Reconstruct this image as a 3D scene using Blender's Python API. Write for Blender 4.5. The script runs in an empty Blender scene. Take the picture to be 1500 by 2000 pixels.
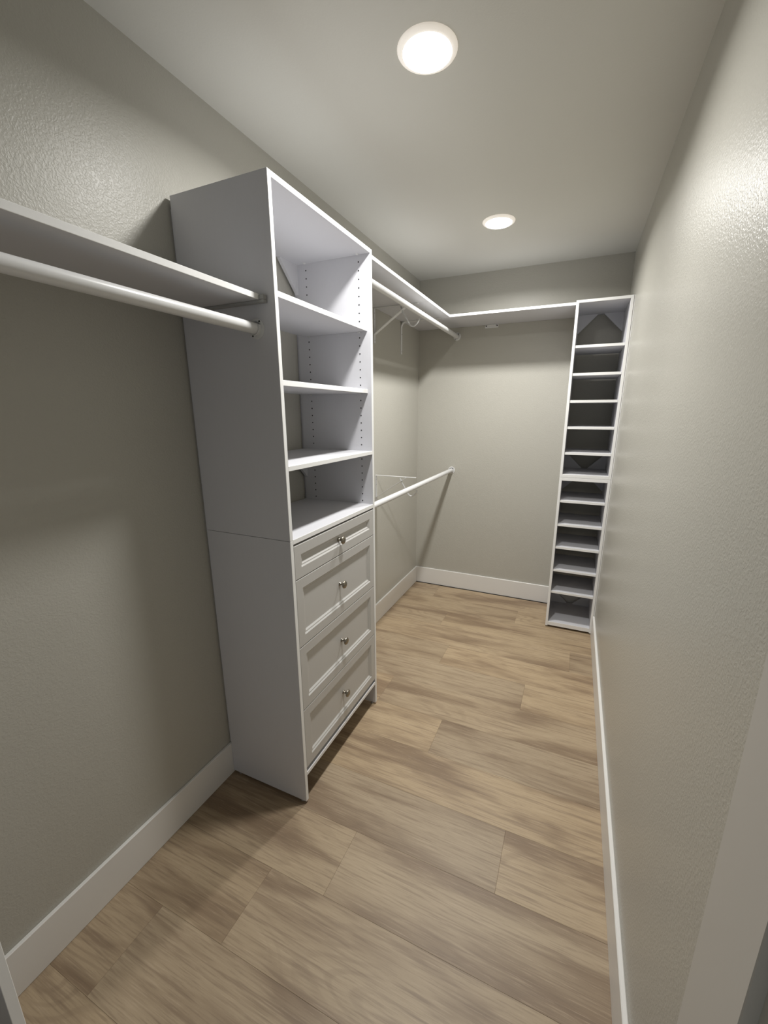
import bpy, bmesh, math, random
from mathutils import Vector, Matrix

random.seed(7)
scene = bpy.context.scene
COL = scene.collection

# ------------------------------------------------------------------ camera
W = 1500.0
F_PX, CX, CY = 804.04, 762.15, 1004.97
R = Vector((0.91452878, 0.4045157, -0.00203958))
U = Vector((-0.09519852, 0.22011961, 0.97081646))
F = Vector((-0.39315945, 0.88764543, -0.23981502))
cam_d = bpy.data.cameras.new('camera')
cam = bpy.data.objects.new('camera', cam_d)
COL.objects.link(cam)
cam_d.sensor_fit = 'HORIZONTAL'
cam_d.sensor_width = 36.0
cam_d.lens = F_PX / W * 36.0
cam_d.shift_x = -(CX - 750.0) / W
cam_d.shift_y = (CY - 1000.0) / W
cam_d.clip_start = 0.01
m = Matrix.Identity(4)
for i in range(3):
    m[i][0] = R[i]; m[i][1] = U[i]; m[i][2] = -F[i]
m[2][3] = 1.4668
cam.matrix_world = m
scene.camera = cam

# ------------------------------------------------------------------ world, exposure
world = bpy.data.worlds.new('dim_bedroom_beyond'); scene.world = world
world.use_nodes = True
bg = world.node_tree.nodes['Background']
bg.inputs[0].default_value = (0.86, 0.95, 1.0, 1)
bg.inputs[1].default_value = 0.28
LAMP_WATTS = 17.0      # each LED downlight
LAMP_SPREAD = 161.0    # full beam angle in degrees
LENS_GLOW = 6.0
LAMP_COLOR = (1.0, 0.99, 0.965, 1)
vs = scene.view_settings
vs.view_transform = 'Standard'; vs.look = 'None'; vs.gamma = 1.0
vs.use_curve_mapping = False
vs.exposure = 0.0

# ------------------------------------------------------------------ dimensions (metres)
XL, XR, YB, ZC = -1.1922, 0.234, 3.257, 2.44
YFRONT = -0.36
HB, TB = 0.1408, 0.012

# ------------------------------------------------------------------ materials
def new_mat(name):
    mt = bpy.data.materials.new(name); mt.use_nodes = True
    nt = mt.node_tree
    return mt, nt, nt.nodes['Principled BSDF']

def N(nt, typ, **kw):
    n = nt.nodes.new(typ)
    for k, v in kw.items(): setattr(n, k, v)
    return n

def math_node(nt, op, a, b=None, clamp=False):
    n = N(nt, 'ShaderNodeMath', operation=op); n.use_clamp = clamp
    for i, v in enumerate((a, b)):
        if v is None: continue
        if isinstance(v, (int, float)): n.inputs[i].default_value = v
        else: nt.links.new(v, n.inputs[i])
    return n.outputs[0]

def noise(nt, vec, scale, detail=3, rough=0.5, dist=0.0):
    n = N(nt, 'ShaderNodeTexNoise')
    n.inputs['Scale'].default_value = scale
    n.inputs['Detail'].default_value = detail
    n.inputs['Roughness'].default_value = rough
    n.inputs['Distortion'].default_value = dist
    if vec is not None: nt.links.new(vec, n.inputs['Vector'])
    return n.outputs['Fac']

def world_pos(nt):
    return N(nt, 'ShaderNodeNewGeometry').outputs['Position']

def mixc(nt, fac, a, b, blend='MIX'):
    n = N(nt, 'ShaderNodeMix', data_type='RGBA', blend_type=blend)
    if isinstance(fac, (int, float)): n.inputs['Factor'].default_value = fac
    else: nt.links.new(fac, n.inputs['Factor'])
    for key, v in ((6, a), (7, b)):
        if isinstance(v, tuple): n.inputs[key].default_value = (*v, 1) if len(v) == 3 else v
        else: nt.links.new(v, n.inputs[key])
    return n.outputs[2]

def bump(nt, h, strength, dist, bsdf):
    b = N(nt, 'ShaderNodeBump')
    b.inputs['Strength'].default_value = strength
    b.inputs['Distance'].default_value = dist
    nt.links.new(h, b.inputs['Height'])
    nt.links.new(b.outputs[0], bsdf.inputs['Normal'])

def ramp(nt, fac, stops):
    r = N(nt, 'ShaderNodeValToRGB')
    while len(r.color_ramp.elements) < len(stops): r.color_ramp.elements.new(0.5)
    for e, (p, c) in zip(r.color_ramp.elements, stops):
        e.position = p; e.color = (*c, 1) if len(c) == 3 else c
    nt.links.new(fac, r.inputs[0])
    return r.outputs[0]

def paint(name, col, rough, tex=0.0, spec=0.5):
    """Painted drywall: plain colour with an orange-peel / knockdown relief."""
    mt, nt, b = new_mat(name)
    p = world_pos(nt)
    v = noise(nt, p, 2.2, 3)
    c = mixc(nt, v, tuple(x * 0.975 for x in col), tuple(min(1, x * 1.025) for x in col))
    nt.links.new(c, b.inputs['Base Color'])
    b.inputs['Roughness'].default_value = rough
    b.inputs['Specular IOR Level'].default_value = spec
    if tex:
        n1 = noise(nt, p, 185, 2, 0.45, 0.3)
        n2 = noise(nt, p, 420, 2, 0.5)
        s = N(nt, 'ShaderNodeMapRange'); s.interpolation_type = 'SMOOTHSTEP'
        s.inputs['From Min'].default_value = 0.38; s.inputs['From Max'].default_value = 0.66
        nt.links.new(n1, s.inputs['Value'])
        h = math_node(nt, 'ADD', s.outputs[0], math_node(nt, 'MULTIPLY', n2, 0.45))
        bump(nt, h, tex, 0.0009, b)
    return mt

def laminate(name, col, rough=0.42):
    mt, nt, b = new_mat(name)
    p = world_pos(nt)
    mp = N(nt, 'ShaderNodeMapping'); mp.inputs['Scale'].default_value = (30, 30, 4)
    nt.links.new(p, mp.inputs[0])
    v = noise(nt, mp.outputs[0], 6, 3)
    c = mixc(nt, v, tuple(x * 0.985 for x in col), tuple(min(1, x * 1.015) for x in col))
    nt.links.new(c, b.inputs['Base Color'])
    b.inputs['Roughness'].default_value = rough
    b.inputs['Specular IOR Level'].default_value = 0.28
    bump(nt, noise(nt, p, 500, 2), 0.05, 0.0003, b)
    return mt

def metal(name, col, rough, metallic=1.0):
    mt, nt, b = new_mat(name)
    v = noise(nt, world_pos(nt), 60, 3)
    c = mixc(nt, v, tuple(x * 0.9 for x in col), col)
    nt.links.new(c, b.inputs['Base Color'])
    b.inputs['Roughness'].default_value = rough
    b.inputs['Metallic'].default_value = metallic
    return mt

def plain(name, col, rough=0.5):
    mt, nt, b = new_mat(name)
    v = noise(nt, world_pos(nt), 40, 2)
    c = mixc(nt, v, tuple(x * 0.95 for x in col), col)
    nt.links.new(c, b.inputs['Base Color'])
    b.inputs['Roughness'].default_value = rough
    return mt

def wood_plank():
    mt, nt, b = new_mat('oak_vinyl_plank')
    pos = world_pos(nt)
    at = N(nt, 'ShaderNodeAttribute', attribute_type='OBJECT', attribute_name='seed')
    tone = N(nt, 'ShaderNodeAttribute', attribute_type='OBJECT', attribute_name='tone')
    lum = N(nt, 'ShaderNodeAttribute', attribute_type='OBJECT', attribute_name='lum')
    off = N(nt, 'ShaderNodeCombineXYZ')
    nt.links.new(math_node(nt, 'MULTIPLY', at.outputs['Fac'], 7.31), off.inputs[0])
    nt.links.new(math_node(nt, 'MULTIPLY', at.outputs['Fac'], 3.17), off.inputs[1])
    add = N(nt, 'ShaderNodeVectorMath', operation='ADD')
    nt.links.new(pos, add.inputs[0]); nt.links.new(off.outputs[0], add.inputs[1])
    def sc(x, y):
        mp = N(nt, 'ShaderNodeMapping'); mp.inputs['Scale'].default_value = (x, y, 0.0)
        nt.links.new(add.outputs[0], mp.inputs[0]); return mp.outputs[0]
    broad = noise(nt, sc(1.5, 9.0), 1.0, 3, 0.55, 0.5)          # long soft bands
    patch = noise(nt, sc(2.2, 4.0), 1.0, 2, 0.5, 0.3)
    contour = noise(nt, sc(1.3, 5.5), 1.0, 1.5, 0.4, 0.35)      # cathedral figure
    ring = math_node(nt, 'SINE', math_node(nt, 'MULTIPLY', contour, 120.0))
    ring = math_node(nt, 'MULTIPLY', math_node(nt, 'ADD', ring, 1.0), 0.5)
    fibre = noise(nt, sc(9.0, 210.0), 1.0, 4, 0.65, 0.2)        # fine pores
    fibre2 = noise(nt, sc(3.2, 70.0), 1.0, 3, 0.6, 0.4)
    mask = N(nt, 'ShaderNodeMapRange'); mask.inputs['From Min'].default_value = 0.48; mask.inputs['From Max'].default_value = 0.66
    nt.links.new(patch, mask.inputs['Value'])
    tan = mixc(nt, broad, (0.330, 0.230, 0.132), (0.545, 0.422, 0.272))
    gry = mixc(nt, broad, (0.290, 0.220, 0.147), (0.485, 0.390, 0.275))
    base = mixc(nt, tone.outputs['Fac'], tan, gry)
    base = mixc(nt, math_node(nt, 'MULTIPLY', ramp_val(nt, broad, 0.53, 0.33), 0.74), base, (0.205, 0.138, 0.086))
    g = math_node(nt, 'MULTIPLY', ramp_val(nt, fibre2, 0.50, 0.66), 0.52)
    base = mixc(nt, g, base, (0.215, 0.150, 0.098))
    g2 = math_node(nt, 'MULTIPLY', ramp_val(nt, fibre, 0.50, 0.68), 0.42)
    base = mixc(nt, g2, base, (0.20, 0.142, 0.095))
    g3 = math_node(nt, 'MULTIPLY', ramp_val(nt, fibre, 0.47, 0.30), 0.40)
    base = mixc(nt, g3, base, (0.545, 0.425, 0.30))
    rg = math_node(nt, 'MULTIPLY', math_node(nt, 'MULTIPLY', ramp_val(nt, ring, 0.55, 0.95), mask.outputs[0]), 0.26)
    base = mixc(nt, rg, base, (0.19, 0.13, 0.085))
    hsv = N(nt, 'ShaderNodeHueSaturation')
    nt.links.new(base, hsv.inputs['Color']); nt.links.new(lum.outputs['Fac'], hsv.inputs['Value'])
    nt.links.new(hsv.outputs[0], b.inputs['Base Color'])
    b.inputs['Roughness'].default_value = 0.46
    b.inputs['Specular IOR Level'].default_value = 0.4
    bump(nt, math_node(nt, 'ADD', fibre, fibre2), 0.12, 0.0006, b)
    return mt

def ramp_val(nt, fac, lo, hi):
    n = N(nt, 'ShaderNodeMapRange'); n.interpolation_type = 'SMOOTHSTEP'
    a, c = (lo, hi) if lo < hi else (hi, lo)
    n.inputs['From Min'].default_value = a; n.inputs['From Max'].default_value = c
    if lo > hi:
        n.inputs['To Min'].default_value = 1.0; n.inputs['To Max'].default_value = 0.0
    nt.links.new(fac, n.inputs['Value'])
    return n.outputs[0]

def emissive(name, col, strength):
    mt, nt, b = new_mat(name)
    b.inputs['Base Color'].default_value = (0.9, 0.9, 0.88, 1)
    b.inputs['Emission Color'].default_value = col
    b.inputs['Emission Strength'].default_value = strength
    return mt

M_WALL = paint('greige_eggshell_wall', (0.475, 0.461, 0.410), 0.34, 0.32, 0.24)
M_CEIL = paint('ceiling_paint', (0.68, 0.672, 0.62), 0.75, 0.08, 0.3)
M_TRIM = paint('white_trim_paint', (0.80, 0.785, 0.755), 0.38)
M_DOOR = paint('shaded_white_door_paint', (0.60, 0.575, 0.53), 0.45)  # white door paint with its shade mixed into the colour
M_RAIL = plain('grey_rail_plastic', (0.36, 0.36, 0.35), 0.4)
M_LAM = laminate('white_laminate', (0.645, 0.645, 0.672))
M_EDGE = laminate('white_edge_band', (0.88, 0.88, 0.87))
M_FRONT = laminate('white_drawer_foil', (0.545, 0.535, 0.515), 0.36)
M_WMETAL = plain('white_enamel', (0.72, 0.72, 0.715), 0.28)
M_NICKEL = metal('brushed_nickel', (0.33, 0.30, 0.25), 0.26)
M_STEEL = metal('grey_steel', (0.45, 0.45, 0.45), 0.35)
M_DARK = plain('dark_hole', (0.012, 0.012, 0.012), 0.9)
M_FOOT = plain('clear_plastic_pad', (0.30, 0.28, 0.26), 0.35)
M_PLANK = wood_plank()
M_BASE = plain('underlay', (0.05, 0.045, 0.04), 0.9)
M_LENS = emissive('lit_lens', LAMP_COLOR, LENS_GLOW)
M_RING = emissive('bloom_lamp_trim', (1.0, 0.88, 0.74, 1), 0.38)   # rim given emission that stands in for bloom around the lens

# ------------------------------------------------------------------ mesh helpers
def mesh_obj(name, bm, mats, parent=None, smooth=False):
    me = bpy.data.meshes.new(name)
    bmesh.ops.recalc_face_normals(bm, faces=bm.faces[:])
    bm.to_mesh(me); bm.free()
    for mt in (mats if isinstance(mats, (list, tuple)) else [mats]): me.materials.append(mt)
    if smooth:
        for p in me.polygons: p.use_smooth = True
    o = bpy.data.objects.new(name, me)
    COL.objects.link(o)
    if parent is not None: o.parent = parent
    return o

def add_box(bm, x0, x1, y0, y1, z0, z1, bev=0.0, mi=0):
    r = bmesh.ops.create_cube(bm, size=1.0)
    vs_ = r['verts']
    for v in vs_:
        v.co.x = x0 + (v.co.x + 0.5) * (x1 - x0)
        v.co.y = y0 + (v.co.y + 0.5) * (y1 - y0)
        v.co.z = z0 + (v.co.z + 0.5) * (z1 - z0)
    fs = set(f for v in vs_ for f in v.link_faces)
    for f in fs: f.material_index = mi
    if bev:
        es = list(set(e for v in vs_ for e in v.link_edges))
        bmesh.ops.bevel(bm, geom=es, offset=bev, segments=1, affect='EDGES', profile=0.5)

def box(name, x0, x1, y0, y1, z0, z1, mt, parent=None, bev=0.0008):
    """Box mesh with its origin at its own centre of base (relative to the parent)."""
    bm = bmesh.new()
    cx, cy = (x0 + x1) / 2, (y0 + y1) / 2
    add_box(bm, x0 - cx, x1 - cx, y0 - cy, y1 - cy, 0, z1 - z0, bev)
    o = mesh_obj(name, bm, mt, parent)
    base = parent.location if parent is not None else Vector((0, 0, 0))
    if parent is not None and parent.parent is not None: base = base + parent.parent.location
    o.location = Vector((cx, cy, z0)) - base
    return o

def edge_panel(name, x0, x1, y0, y1, z0, z1, front, parent, bev=0.0007):
    """Laminate board whose front edge ('+x' or '-y') carries a bright edge band."""
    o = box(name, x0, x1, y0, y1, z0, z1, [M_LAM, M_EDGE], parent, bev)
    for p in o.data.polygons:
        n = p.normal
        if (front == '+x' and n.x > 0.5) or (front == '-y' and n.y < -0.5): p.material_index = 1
    return o

def empty(name, loc, label=None, cat=None, group=None):
    o = bpy.data.objects.new(name, None)
    o.empty_display_size = 0.05
    COL.objects.link(o); o.location = loc
    if label: tag(o, label, cat, group)
    return o

def tag(o, label, cat, group=None):
    o['label'] = label; o['category'] = cat
    if group: o['group'] = group
    return o

def struct(o, label=None):
    o['kind'] = 'structure'
    if label: o['label'] = label
    return o

def tube(bm, pts, r, seg=16, cap=True):
    """Sweep a circle along a polyline."""
    pts = [Vector(p) for p in pts]
    rings = []
    up0 = None
    for i, p in enumerate(pts):
        if i == 0: t = pts[1] - pts[0]
        elif i == len(pts) - 1: t = pts[-1] - pts[-2]
        else: t = (pts[i + 1] - p).normalized() + (p - pts[i - 1]).normalized()
        t.normalize()
        ref = Vector((0, 0, 1)) if abs(t.z) < 0.9 else Vector((0, 1, 0))
        if up0 is None: a = t.cross(ref).normalized()
        else: a = (up0 - t * up0.dot(t)).normalized()
        up0 = a
        b_ = t.cross(a).normalized()
        rings.append([bm.verts.new(p + r * (math.cos(2 * math.pi * k / seg) * a + math.sin(2 * math.pi * k / seg) * b_)) for k in range(seg)])
    for q in range(len(rings) - 1):
        for k in range(seg):
            bm.faces.new((rings[q][k], rings[q][(k + 1) % seg], rings[q + 1][(k + 1) % seg], rings[q + 1][k]))
    if cap:
        bm.faces.new(rings[0][::-1]); bm.faces.new(rings[-1])

def lathe(bm, prof, axis, origin=(0, 0, 0), seg=40, mi=0):
    """prof: list of (radius, height) around 'axis' ('x','y','z')."""
    o = Vector(origin)
    def P(r, h, a):
        c, s = r * math.cos(a), r * math.sin(a)
        return o + {'z': Vector((c, s, h)), 'y': Vector((c, h, s)), 'x': Vector((h, c, s))}[axis]
    rings = []
    for r, h in prof:
        if r < 1e-6: rings.append([bm.verts.new(P(0, h, 0))])
        else: rings.append([bm.verts.new(P(r, h, 2 * math.pi * k / seg)) for k in range(seg)])
    for q in range(len(rings) - 1):
        A, B = rings[q], rings[q + 1]
        for k in range(seg):
            k2 = (k + 1) % seg
            if len(A) == 1 and len(B) == 1: continue
            if len(A) == 1: f = bm.faces.new((A[0], B[k2], B[k]))
            elif len(B) == 1: f = bm.faces.new((A[k], A[k2], B[0]))
            else: f = bm.faces.new((A[k], A[k2], B[k2], B[k]))
            f.material_index = mi

def shade_auto(o, ang=35):
    for p in o.data.polygons: p.use_smooth = True
    me = o.data
    bm = bmesh.new(); bm.from_mesh(me)
    for e in bm.edges:
        if len(e.link_faces) == 2 and e.calc_face_angle(0) > math.radians(ang): e.smooth = False
    bm.to_mesh(me); bm.free()

def prism(name, poly, axis, a0, a1, mt, parent, origin):
    """Extrude polygon (list of 2-D points) along axis from a0 to a1; coordinates are world ones."""
    bm = bmesh.new()
    def P(u, v, a):
        return Vector({'x': (a, u, v), 'y': (u, a, v), 'z': (u, v, a)}[axis]) - Vector(origin)
    A = [bm.verts.new(P(u, v, a0)) for u, v in poly]
    B = [bm.verts.new(P(u, v, a1)) for u, v in poly]
    bm.faces.new(A); bm.faces.new(B[::-1])
    n = len(poly)
    for i in range(n):
        bm.faces.new((A[i], B[i], B[(i + 1) % n], A[(i + 1) % n]))
    return mesh_obj(name, bm, mt, parent)

# ================================================================== THE ROOM
# floor: underlay slab + individual planks running across the closet
floor = struct(box('floor', XL - 0.1, XR + 0.1, -0.7, YB + 0.1, -0.06, -0.004, M_BASE, None, 0), 'tan oak-look plank floor of the closet')
PW = 0.2215
ROW0 = 0.575 - PW * 5
joints = {-1: 5.0, 0: -0.3, 1: 0.02, 2: -0.62, 3: -0.25, 4: -1.02, 5: -0.785, 6: -0.585, 7: -0.095, 8: -1.12, 9: -0.466, 10: -0.82, 11: -0.125, 12: -0.622, 13: 0.098, 14: -0.755, 15: -0.273, 16: -0.95}
tones = {(6, 0): (0.5, 0.93), (6, 1): (0.85, 0.98), (7, 0): (1.0, 0.93), (7, 1): (0.35, 1.0), (8, 1): (0.05, 1.0), (9, 0): (0.0, 1.02),
         (9, 1): (0.9, 0.93), (10, 0): (0.1, 1.08), (10, 1): (0.6, 0.97), (11, 0): (0.85, 0.97), (11, 1): (0.1, 1.02), (12, 0): (0.6, 0.95),
         (12, 1): (0.1, 1.06), (13, 0): (0.25, 1.02), (13, 1): (0.6, 0.93), (14, 0): (0.5, 0.98), (14, 1): (0.1, 1.0), (15, 0): (0.3, 0.96),
         (15, 1): (0.1, 0.98), (16, 1): (0.2, 1.0), (5, 0): (0.3, 0.92), (5, 1): (0.75, 0.97), (4, 1): (0.8, 0.96)}
fl = floor.location
for row, jx in sorted(joints.items()):
    if row < 0: continue
    y0 = ROW0 + row * PW; y1 = min(y0 + PW, YB)
    segs = [(XL, jx), (jx, XR)]
    for si, (a, c) in enumerate(segs):
        if c - a < 0.02: continue
        bm = bmesh.new()
        cx, cy = (a + c) / 2, (y0 + y1) / 2
        g = 0.00015
        add_box(bm, a - cx + g, c - cx - g, y0 - cy + g, y1 - cy - g, -0.006, 0.0, 0.0)
        es = [e for e in bm.edges if all(v.co.z > -0.001 for v in e.verts)]
        bmesh.ops.bevel(bm, geom=es, offset=0.00035, segments=1, affect='EDGES')
        o = mesh_obj('plank', bm, M_PLANK, floor)
        o.location = Vector((cx, cy, 0)) - fl
        t, l = tones.get((row, si), (random.uniform(0.1, 0.8), random.uniform(0.93, 1.03)))
        o['seed'] = row * 1.7 + si * 0.83 + 0.3
        o['tone'] = 0.12 + 0.62 * t; o['lum'] = l

struct(box('ceiling', XL - 0.1, XR + 0.1, YFRONT - 0.12, YB + 0.1, ZC, ZC + 0.08, M_CEIL, None, 0), 'smooth off-white ceiling with two round lights')
struct(box('wall_left', XL - 0.1, XL, YFRONT - 0.12, YB + 0.1, -0.06, ZC, M_WALL, None, 0), 'greige textured wall behind the drawer tower')
struct(box('wall_right', XR, XR + 0.1, YFRONT - 0.12, YB + 0.1, -0.06, ZC, M_WALL, None, 0), 'bare greige textured wall facing the shelving')
struct(box('wall_back', XL, XR, YB, YB + 0.1, -0.06, ZC, M_WALL, None, 0), 'greige end wall of the closet')
# entry wall behind the camera, with the doorway
OX0, OX1, OZ = -0.60, 0.19, 2.04
bm = bmesh.new()
add_box(bm, XL, OX0, YFRONT - 0.12, YFRONT, -0.004, ZC)
add_box(bm, OX1, XR, YFRONT - 0.12, YFRONT, -0.004, ZC)
add_box(bm, OX0, OX1, YFRONT - 0.12, YFRONT, OZ, ZC)
struct(mesh_obj('wall_front', bm, M_WALL), 'greige entry wall with the doorway')
bm = bmesh.new()
add_box(bm, OX0, OX0 + 0.018, YFRONT - 0.125, YFRONT + 0.005, 0, OZ - 0.018)
add_box(bm, OX1 - 0.018, OX1, YFRONT - 0.125, YFRONT + 0.005, 0, OZ - 0.018)
add_box(bm, OX0, OX1, YFRONT - 0.125, YFRONT + 0.005, OZ - 0.018, OZ)
struct(mesh_obj('trim_1', bm, M_TRIM), 'white door jamb of the closet entry')

# baseboards: square-edged boards with a tiny eased top
def baseboard(name, x0, x1, y0, y1, label):
    return struct(box(name, x0, x1, y0, y1, 0.0, HB, M_TRIM, None, 0.002), label)
YS, SX0, SX1 = 2.8522, -0.0684, 0.2266
baseboard('baseboard_left', XL, XL + TB, YFRONT, YB, 'tall white baseboard along the wall behind the drawer tower')
baseboard('baseboard_back', XL + TB, XR, YB - TB, YB, 'tall white baseboard along the end wall')
baseboard('baseboard_right', XR - TB - 0.001, XR, YFRONT, YS - 0.002, 'tall white baseboard along the bare wall')

# open entry door lying along the bare wall
DX0, DX1, DY0, DY1, DZ0, DZ1 = 0.184, 0.219, -0.315, 0.458, 0.012, 2.02
door = empty('door_1', (0.2, 0.07, DZ0)); struct(door, 'shade-darkened white panelled entry door standing open along the bare wall')
ST = 0.104
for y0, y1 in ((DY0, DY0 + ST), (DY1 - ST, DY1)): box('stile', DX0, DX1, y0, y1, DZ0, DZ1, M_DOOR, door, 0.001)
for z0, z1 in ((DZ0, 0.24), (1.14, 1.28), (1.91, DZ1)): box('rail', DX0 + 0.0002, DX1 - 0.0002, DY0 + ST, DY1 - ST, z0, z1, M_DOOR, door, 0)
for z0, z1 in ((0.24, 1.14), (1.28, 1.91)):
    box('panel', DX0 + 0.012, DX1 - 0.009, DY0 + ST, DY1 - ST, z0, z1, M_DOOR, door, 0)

# ================================================================== DRAWER TOWER
TXF, TXB, TYN, TYF, TZ, T = -0.8147, -1.1797, 1.0362, 1.6623, 2.0991, 0.0155
tower = empty('drawer_tower', ((TXF + TXB) / 2, (TYN + TYF) / 2, 0),
              'tall white closet tower with open shelves above four drawers', 'shelving unit')
ZSEAM = 1.0600
yi0, yi1 = TYN + T, TYF - T
def side(name, y0, y1, z0, z1): return edge_panel(name, TXB, TXF, y0, y1, z0, z1, '+x', tower)
su_n = side('side_panel', TYN, TYN + T, ZSEAM + 0.0006, TZ)
su_f = side('side_panel', TYF - T, TYF, ZSEAM + 0.0006, TZ)
side('side_panel', TYN, TYN + T, 0.010, ZSEAM - 0.0006)
side('side_panel', TYF - T, TYF, 0.010, ZSEAM - 0.0006)
e = 0.0002
edge_panel('top_panel', TXB, TXF, yi0 + e, yi1 - e, TZ - T, TZ, '+x', tower)
edge_panel('shelf', TXB + 0.03, -0.8315, yi0 + 0.001, yi1 - 0.001, 1.796, 1.8125, '+x', tower)
edge_panel('shelf', TXB + 0.03, -0.8325, yi0 + 0.001, yi1 - 0.001, 1.5485, 1.565, '+x', tower)
edge_panel('shelf', TXB + 0.006, TXF, yi0 + e, yi1 - e, 1.3035 - T, 1.3035, '+x', tower)
edge_panel('counter_panel', TXB, TXF, yi0 + e, yi1 - e, 1.0617 - 0.0165, 1.0617, '+x', tower)
edge_panel('bottom_panel', TXB, TXF, yi0 + e, yi1 - e, 0.119, 0.119 + T, '+x', tower)
# triangular corner braces at the open back
def gussets_x(zs, L=0.117):
    for ztop, zdir in zs:
        for yy, d in ((yi0, 1), (yi1, -1)):
            poly = [(yy, ztop), (yy + d * L, ztop), (yy + d * (L - 0.0), ztop + zdir * 0.004), (yy + d * 0.004, ztop + zdir * L), (yy, ztop + zdir * L)]
            prism('corner_brace', poly, 'x', TXB + 0.001, TXB + 0.015, M_LAM, tower, tower.location)
gussets_x([(TZ - T, -1), (1.3035 - T, -1)])
gussets_x([(1.0617 - 0.0165, -1), (0.119 + T, 1)])
# strips added between back edges and wall to stop light leaking in
box('light_block_strip', XL + 0.0002, TXB, TYF - 0.007, TYF - 0.0005, HB + 0.002, TZ - 0.002, M_LAM, tower, 0)
box('light_block_strip', XL + 0.0002, TXB, TYN + 0.009, TYN + 0.015, HB + 0.002, TZ - 0.03, M_LAM, tower, 0)
# rows of shelf-pin holes drilled in the side panels
def holes(parent, y, zlist, xs):
    bm = bmesh.new()
    o = tower.location + parent.location
    for z in zlist:
        for x in xs:
            lathe(bm, [(0, 0.0), (0.0030, 0.0)], 'y', (x - o.x, y - o.y, z - o.z), 10)
            lathe(bm, [(0.0030, 0.0), (0.0030, -0.0003), (0, -0.0003)], 'y', (x - o.x, y - o.y, z - o.z), 10)
    h = mesh_obj('shelf_pin_holes', bm, M_DARK, parent)
    h['kind'] = 'stuff'; h['label'] = 'rows of small dark shelf-pin holes'
zl = [2.058 - 0.0317 * k for k in range(32) if abs(2.058 - 0.0317 * k - 1.804) > 0.012 and abs(2.058 - 0.0317 * k - 1.557) > 0.012]
holes(su_f, yi1 - 0.0002, zl, (-0.868, -1.122))
holes(su_n, yi0 + 0.0004, zl, (-0.868, -1.122))
# white cam covers under the top board and on the lower shelves
for x, y, z in ((-0.868, yi1 - 0.011, TZ - T), (-1.122, yi1 - 0.011, TZ - T), (-0.868, yi0 + 0.011, TZ - T), (-1.122, yi0 + 0.011, TZ - T)):
    bm = bmesh.new(); lathe(bm, [(0, -0.0035), (0.005, -0.0035), (0.0075, 0.0)], 'z', (0, 0, 0), 16)
    mesh_obj('cam_cover', bm, M_WMETAL, tower).location = Vector((x, y, z)) - tower.location
for z in (1.796, 1.5485):
    for x in (-0.868, -1.122):
        for yy, d in ((yi0, 1), (yi1, -1)):
            bm = bmesh.new(); add_box(bm, -0.006, 0.006, -0.004, 0.004, -0.005, 0, 0.0012)
            mesh_obj('shelf_pin', bm, M_WMETAL, tower).location = Vector((x, yy + d * 0.0045, z)) - tower.location
# levelling feet
for x in (TXF - 0.022, TXB + 0.03):
    for y in (TYN + T / 2 + 0.002, TYF - T / 2 - 0.002):
        bm = bmesh.new(); lathe(bm, [(0, 0), (0.008, 0), (0.0085, 0.004), (0.005, 0.006), (0.004, 0.0102), (0, 0.0102)], 'z', (0, 0, 0), 16)
        o = mesh_obj('leveling_foot', bm, M_FOOT, tower, True); o.location = Vector((x, y, 0)) - tower.location

# drawers: framed fronts with a stepped moulding, one knob each
def drawer(z0, z1, parent, label):
    y0, y1, xf, th = yi0 + 0.0015, yi1 - 0.0015, TXF - 0.0005, 0.016
    prof = [(0.0, -th), (0.0, -0.0012), (0.0012, 0.0), (0.0365, 0.0), (0.0415, -0.0038), (0.0455, -0.0040), (0.0515, -0.0085), (0.0560, -0.0088)]
    cy, cz = (y0 + y1) / 2, (z0 + z1) / 2
    hy, hz = (y1 - y0) / 2, (z1 - z0) / 2
    bm = bmesh.new(); loops = []
    for ins, dx in prof:
        iz = min(ins, hz - 0.004)
        loops.append([bm.verts.new((dx, sy * (hy - ins), sz * (hz - iz))) for sy, sz in ((-1, -1), (1, -1), (1, 1), (-1, 1))])
    bm.faces.new(loops[0]); bm.faces.new(loops[-1])
    for a, b_ in zip(loops, loops[1:]):
        for k in range(4): bm.faces.new((a[k], a[(k + 1) % 4], b_[(k + 1) % 4], b_[k]))
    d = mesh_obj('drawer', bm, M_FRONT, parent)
    d.location = Vector((xf, cy, cz)) - parent.location
    d['label'] = label
    kb = bmesh.new()
    kprof = [(0, 0.0), (0.0085, 0.0), (0.0085, 0.002), (0.0062, 0.004), (0.0045, 0.008), (0.0048, 0.013), (0.0085, 0.0165), (0.0135, 0.0185), (0.0160, 0.0215), (0.0160, 0.0235), (0.0135, 0.0270), (0.0080, 0.0292), (0, 0.0300)]
    lathe(kb, kprof, 'x', (0, 0, 0), 28)
    k = mesh_obj('knob', kb, M_NICKEL, d, True)
    k.location = (-0.0088, 0, 0)
    k['label'] = 'round brushed nickel knob'
    return d
drawer(0.9175, 1.0375, tower, 'shallow top drawer with nickel knob')
drawer(0.6615, 0.9147, tower, 'deep panelled drawer below the shallow one')
drawer(0.4065, 0.6587, tower, 'deep panelled drawer above the lowest one')
drawer(0.1525, 0.4037, tower, 'lowest deep panelled drawer above the toe space')

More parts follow.
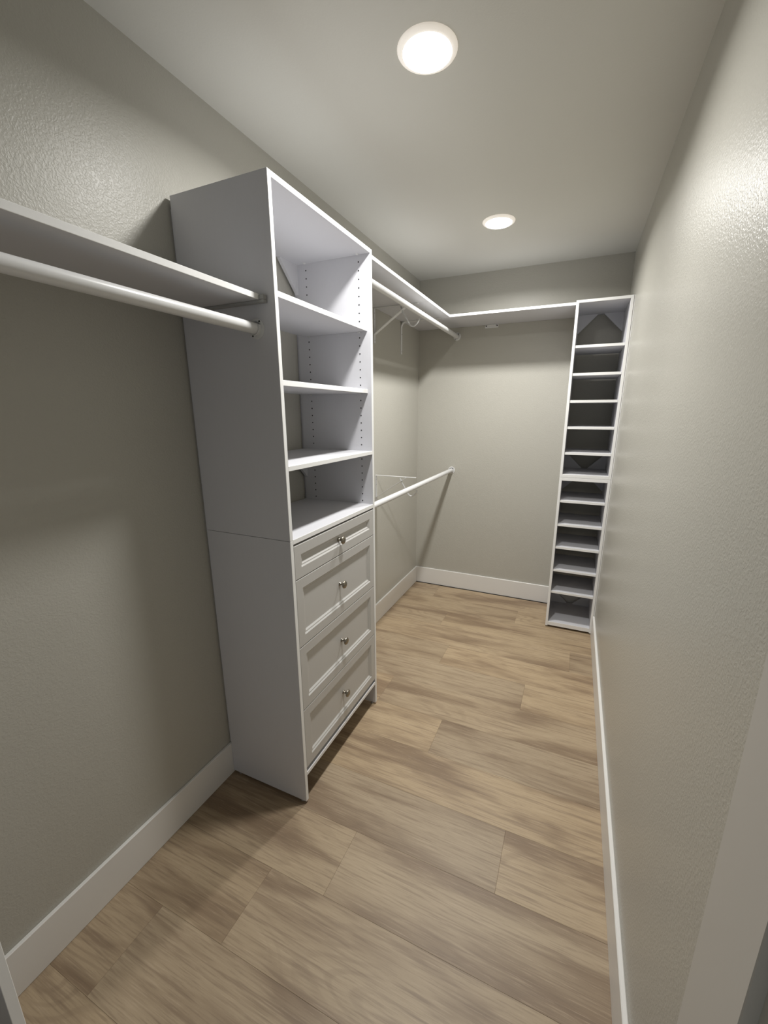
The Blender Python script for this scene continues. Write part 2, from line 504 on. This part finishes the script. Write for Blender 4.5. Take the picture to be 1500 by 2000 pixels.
# ================================================================== SHOE TOWER
SYB, SZ = 3.222, 2.1030
shoe = empty('shoe_tower', ((SX0 + SX1) / 2, (YS + SYB) / 2, 0),
             'narrow tall white cubby tower with ten thin shelves in the corner', 'shelving unit')
sz_seam = 1.0620
sxi0, sxi1 = SX0 + T, SX1 - T
def sbox(name, x0, x1, z0, z1, y0=YS): return edge_panel(name, x0, x1, y0, SYB, z0, z1, '-y', shoe)
for z0, z1 in ((0.010, sz_seam - 0.0006), (sz_seam + 0.0006, SZ)):
    sbox('side_panel', SX0, SX0 + T, z0, z1); sbox('side_panel', SX1 - T, SX1, z0, z1)
sbox('top_panel', sxi0 + e, sxi1 - e, SZ - T, SZ)
sbox('bottom_panel', sxi0 + e, sxi1 - e, sz_seam + 0.0006, sz_seam + 0.0006 + 0.0195)
sbox('top_panel', sxi0 + e, sxi1 - e, sz_seam - 0.0212, sz_seam - 0.0006)
sbox('bottom_panel', sxi0 + e, sxi1 - e, 0.016, 0.044)
for z in (1.856, 1.698, 1.540, 1.381, 1.222, 0.912, 0.752, 0.595, 0.433, 0.274):
    edge_panel('shelf', sxi0 + 0.0008, sxi1 - 0.0008, YS + 0.004, SYB - 0.02, z - 0.0155, z, '-y', shoe)
L = 0.112
for ztop, zd in ((SZ - T, -1), (sz_seam + 0.0201, 1), (sz_seam - 0.0212, -1), (0.044, 1)):
    for xx, d in ((sxi0, 1), (sxi1, -1)):
        poly = [(xx, ztop), (xx + d * L, ztop), (xx + d * L, ztop + zd * 0.004), (xx + d * 0.004, ztop + zd * L), (xx, ztop + zd * L)]
        prism('corner_brace', poly, 'y', SYB - 0.016, SYB - 0.002, M_LAM, shoe, shoe.location)
for x in (SX0 + T / 2, SX1 - T / 2):
    for y in (YS + 0.03, SYB - 0.03):
        bm = bmesh.new(); lathe(bm, [(0, 0), (0.0078, 0), (0.0078, 0.004), (0.004, 0.006), (0.004, 0.0102), (0, 0.0102)], 'z', (0, 0, 0), 16)
        mesh_obj('leveling_foot', bm, M_FOOT, shoe, True).location = Vector((x, y, 0)) - shoe.location
for x0, x1 in ((SX0 + 0.0005, SX0 + 0.007), (SX1 - 0.007, SX1 - 0.0005)):  # added strips that keep light out of the gap behind the cubbies
    box('light_block_strip', x0, x1, SYB, YB - 0.0002, HB + 0.002, SZ - 0.002, M_LAM, shoe, 0)
box('light_block_strip', SX0 + 0.0075, SX1 - 0.0075, SYB, YB - 0.0002, SZ - 0.012, SZ - 0.002, M_LAM, shoe, 0)  # added along the top to block light from above
box('filler_strip', SX1 + 0.0012, XR - 0.0005, YS + 0.002, YS + 0.018, 0.012, SZ, M_EDGE, shoe, 0.0004)
# screw head in the upper inner side
bm = bmesh.new(); lathe(bm, [(0, -0.0006), (0.004, -0.0006), (0.0045, 0.0)], 'x', (0, 0, 0), 14)
mesh_obj('screw', bm, M_STEEL, shoe).location = Vector((sxi1, 3.19, 2.04)) - shoe.location

# ================================================================== WALL SHELVES
def shelf_board(x0, x1, y0, y1, ztop, label, front):
    o = edge_panel('wall_shelf', x0, x1, y0, y1, ztop - T, ztop, front, None)
    return tag(o, label, 'shelf', 'white wall shelf boards')
ZL = 2.1019
XLF, YLF = -0.8417, 2.8900
shelf_board(XL + 0.001, XLF, TYF + 0.001, 2.4495, ZL, 'white shelf board running from the drawer tower above the hanging rod', '+x')
shelf_board(XL + 0.001, XLF, 2.4505, YLF - 0.0006, ZL, 'short white shelf board ending at the far inside corner of the high shelf', '+x')
shelf_board(XL + 0.001, SX0 - 0.001, YLF + 0.0006, YB - 0.001, ZL, 'white shelf board along the end wall up to the cubby tower', '-y')

# near shelf on the open side of the drawer tower, carried by a tall end panel
EPX, EPY0, EPY1 = -0.850, 0.186, 0.2022
ns = empty('wall_shelf', ((XL - 0.86) / 2, 0.6, 1.780), 'long white shelf over the hanging rod beside the tower side', 'shelf', 'white wall shelf boards')
edge_panel('board', XL + 0.001, -0.8600, EPY1 + 0.0005, TYN - 0.0035, 1.780, 1.7955, '+x', ns)
rail = box('end_rail', XL + 0.02, -0.842, TYN - 0.0155, TYN - 0.0004, 1.7725, 1.7795, M_RAIL, ns, 0.0006)
box('rail_cap', -0.8585, -0.842, TYN - 0.0150, TYN - 0.0004, 1.7796, 1.7935, M_RAIL, ns, 0.0015)
bm = bmesh.new(); lathe(bm, [(0, -0.0012), (0.003, -0.0012), (0.0035, 0)], 'z', (0, 0, 0), 12)
mesh_obj('screw', bm, M_STEEL, ns).location = Vector((-0.868, TYN - 0.008, 1.7724)) - ns.location
panel = empty('end_panel', ((EPX + XL) / 2, EPY0, 0), 'upright white end panel at the open end of the hanging rod', 'panel')
edge_panel('upright', XL + TB + 0.001, EPX, EPY0, EPY1, 0.008, TZ, '+x', panel)
for x in (EPX - 0.03, XL + 0.06):
    bm = bmesh.new(); lathe(bm, [(0, 0), (0.0075, 0), (0.0075, 0.004), (0.004, 0.0082), (0, 0.0082)], 'z', (0, 0, 0), 14)
    mesh_obj('leveling_foot', bm, M_FOOT, panel, True).location = Vector((x, (EPY0 + EPY1) / 2, 0)) - panel.location

# ================================================================== RODS
def rod(x, z, y0, y1, label, r=0.0160, sr0=True, screw_ang=55):
    root = empty('hanging_rod', (x, (y0 + y1) / 2, z), label, 'rod', 'white hanging rods')
    h = (y1 - y0) / 2
    bm = bmesh.new(); tube(bm, [(0, -h + 0.004, 0), (0, h - 0.004, 0)], r, 32)
    o = mesh_obj('tube', bm, M_WMETAL, root); shade_auto(o)
    for s in (-1, 1):
        # open cup socket: round plate + raised U-shaped lip
        bm = bmesh.new()
        prof = [(0, 0.0), (0.0285, 0.0), (0.0285, 0.0022), (0.0265, 0.0032), (0.0200, 0.0034), (0.0200, 0.0034)]
        lathe(bm, [(q, s * (h - t)) for q, t in prof] , 'y', (0, 0, 0), 40)
        # lip
        a0, a1, nseg = math.radians(-210), math.radians(30), 28
        secs = []
        for k in range(nseg + 1):
            a = a0 + (a1 - a0) * k / nseg
            c, sn = math.cos(a), math.sin(a)
            secs.append([bm.verts.new((rr * c, s * (h - t), rr * sn)) for rr, t in ((r + 0.0008, 0.003), (r + 0.0038, 0.003), (r + 0.0034, 0.013), (r + 0.0008, 0.013))])
        for a_, b_ in zip(secs, secs[1:]):
            for k in range(4): bm.faces.new((a_[k], a_[(k + 1) % 4], b_[(k + 1) % 4], b_[k]))
        bm.faces.new(secs[0]); bm.faces.new(secs[-1][::-1])
        c = mesh_obj('end_socket', bm, M_WMETAL, root); shade_auto(c)
        for ang in (screw_ang, screw_ang + 180):
            bm = bmesh.new()
            lathe(bm, [(0, s * (h - 0.0037)), (0.0026, s * (h - 0.0037)), (0.0030, s * (h - 0.0030))], 'y', (0.0236 * math.cos(math.radians(ang)), 0, 0.0236 * math.sin(math.radians(ang))), 12)
            mesh_obj('screw', bm, M_DARK, c)
    return root
rod(-0.8870, 1.7070, EPY1, TYN, 'white hanging rod under the shelf beside the tower side')
rod(-0.8870, 2.0240, TYF, YB, 'white hanging rod just under the high shelf')
rod(-0.8960, 1.0130, TYF, YB, 'white hanging rod at waist height with no shelf above it')

# ================================================================== BRACKETS
def rod_bracket(za, label):
    """Shelf-and-rod bracket: wall leg, arm, diagonal brace and a rod hook."""
    y = 2.455
    root = empty('rod_bracket', (XL, y, za), label, 'bracket', 'hooked rod brackets')
    box('wall_leg', XL + 0.0003, XL + 0.0035, y - 0.011, y + 0.011, za - 0.200, za - 0.0005, M_WMETAL, root, 0.0008)
    box('arm', XL + 0.0036, -0.9070, y - 0.0075, y + 0.0075, za - 0.0045, za - 0.0004, M_WMETAL, root, 0.0008)
    # brace
    bm = bmesh.new()
    p0, p1 = Vector((0.0036, 0, -0.150)), Vector((-0.972 - XL, 0, -0.006))
    t = (p1 - p0).normalized(); n = Vector((-t.z, 0, t.x)) * 0.0018
    w = Vector((0, 0.014, 0))
    A = [bm.verts.new(p0 + s1 * n + s2 * w) for s1, s2 in ((-1, -1), (1, -1), (1, 1), (-1, 1))]
    B = [bm.verts.new(p1 + s1 * n + s2 * w) for s1, s2 in ((-1, -1), (1, -1), (1, 1), (-1, 1))]
    bm.faces.new(A[::-1]); bm.faces.new(B)
    for k in range(4): bm.faces.new((A[k], A[(k + 1) % 4], B[(k + 1) % 4], B[k]))
    mesh_obj('brace', bm, M_WMETAL, root)
    # hook
    ctrl = [(-1.016, -0.010), (-1.006, -0.034), (-0.985, -0.070), (-0.968, -0.100), (-0.956, -0.117), (-0.942, -0.125), (-0.927, -0.122), (-0.914, -0.112), (-0.905, -0.098), (-0.8985, -0.084)]
    bm = bmesh.new(); tube(bm, [(cx - XL, 0, cz) for cx, cz in ctrl], 0.0046, 12)
    o = mesh_obj('hook', bm, M_WMETAL, root, True)
    for zz in (-0.03, -0.065, -0.185):
        bm = bmesh.new(); lathe(bm, [(0, 0.0044), (0.0028, 0.0042), (0.0034, 0.0036)], 'x', (0, 0, zz), 12)
        mesh_obj('screw', bm, M_STEEL, root)
rod_bracket(ZL - T, 'white hooked bracket under the high shelf beside the rod')
rod_bracket(1.0660, 'white hooked bracket with bare arm at the waist-high rod')

# plain bent bracket under the corner seam of the high shelf
bb = empty('shelf_bracket', (XL, 2.889, ZL - T), 'white bent strap bracket screwed to the wall under the shelf corner', 'bracket')
za = ZL - T - 0.0004
path = [(XL + 0.0022, 1.872), (XL + 0.0022, 2.046)]
rc = 0.038
for k in range(1, 9):
    a = math.pi - k / 8 * math.pi / 2
    path.append((XL + 0.0022 + rc + rc * math.cos(a), 2.046 + rc * math.sin(a) * ((za - 0.002 - 2.046) / rc)))
path.append((-0.905, za - 0.002))
def strap(name, path, hw, th, parent, o):
    bm = bmesh.new(); secs = []
    P = [Vector((a - o.x, 0, b_ - o.z)) for a, b_ in path]
    for i, p in enumerate(P):
        t = (P[min(i + 1, len(P) - 1)] - P[max(i - 1, 0)]).normalized()
        n = Vector((-t.z, 0, t.x))
        secs.append([bm.verts.new(p + n * s1 * th / 2 + Vector((0, s2 * hw, 0))) for s1, s2 in ((-1, -1), (-1, -0.45), (-2.1, -0.2), (-2.1, 0.2), (-1, 0.45), (-1, 1), (1, 1), (1, -1))])
    k_ = len(secs[0])
    for a_, b_ in zip(secs, secs[1:]):
        for k in range(k_): bm.faces.new((a_[k], a_[(k + 1) % k_], b_[(k + 1) % k_], b_[k]))
    bm.faces.new(secs[0][::-1]); bm.faces.new(secs[-1])
    return mesh_obj(name, bm, M_WMETAL, parent)
strap('leg', path[:6], 0.0115, 0.0036, bb, bb.location)
strap('arm', path[5:], 0.0115, 0.0036, bb, bb.location)
for zz in (1.888, 2.003):
    bm = bmesh.new(); lathe(bm, [(0, 0.0068), (0.0026, 0.0066), (0.0032, 0.0040)], 'x', (0, 0, zz - bb.location.z), 12)
    mesh_obj('screw', bm, M_DARK, bb)

# small wall clip under the end-wall shelf
cl = empty('shelf_clip', (-0.632, YB, ZL - T), 'small white clip with two screws under the end-wall shelf', 'bracket')
box('wall_plate', -0.680, -0.584, YB - 0.0045, YB - 0.0003, ZL - T - 0.0215, ZL - T - 0.0005, M_WMETAL, cl, 0.0012)
box('ledge', -0.664, -0.600, YB - 0.022, YB - 0.0046, ZL - T - 0.0085, ZL - T - 0.0005, M_WMETAL, cl, 0.0012)
for x in (-0.671, -0.593):
    bm = bmesh.new(); lathe(bm, [(0, -0.0012), (0.0035, -0.0012), (0.0042, 0)], 'y', (0, 0, 0), 12)
    mesh_obj('screw', bm, M_DARK, cl).location = Vector((x, YB - 0.0046, ZL - T - 0.008)) - cl.location

# ================================================================== CEILING LIGHTS
def ceiling_light(x, y, label, gain=1.0):
    root = empty('ceiling_light', (x, y, ZC), label, 'ceiling light', 'flush round closet lights')
    bm = bmesh.new()
    lathe(bm, [(0.0680, 0.0), (0.0835, 0.0), (0.0835, -0.0016), (0.0815, -0.0046), (0.0760, -0.0080), (0.0690, -0.0098), (0.0680, -0.0094)], 'z', (0, 0, 0), 64)
    o = mesh_obj('trim_ring', bm, M_RING, root); shade_auto(o, 50)
    bm = bmesh.new()
    lathe(bm, [(0.0679, -0.0060), (0.0679, -0.0096), (0.0640, -0.0118), (0.0560, -0.0135), (0.0300, -0.0152), (0, -0.0156)], 'z', (0, 0, 0), 64)
    l = mesh_obj('lens', bm, M_LENS, root, True)
    l['label'] = 'glowing white diffuser lens'
    ld = bpy.data.lights.new('led_board', 'AREA'); ld.shape = 'DISK'; ld.size = 0.125
    ld.energy = LAMP_WATTS * gain; ld.color = LAMP_COLOR[:3]; ld.spread = math.radians(LAMP_SPREAD)
    lo = bpy.data.objects.new('led_board', ld); COL.objects.link(lo)
    lo.parent = root; lo.location = (0, 0, -0.0162)
ceiling_light(-0.475, 1.332, 'round lit ceiling light in front of the drawer tower')
ceiling_light(-0.474, 2.484, 'round lit ceiling light in front of the end wall', 1.1)
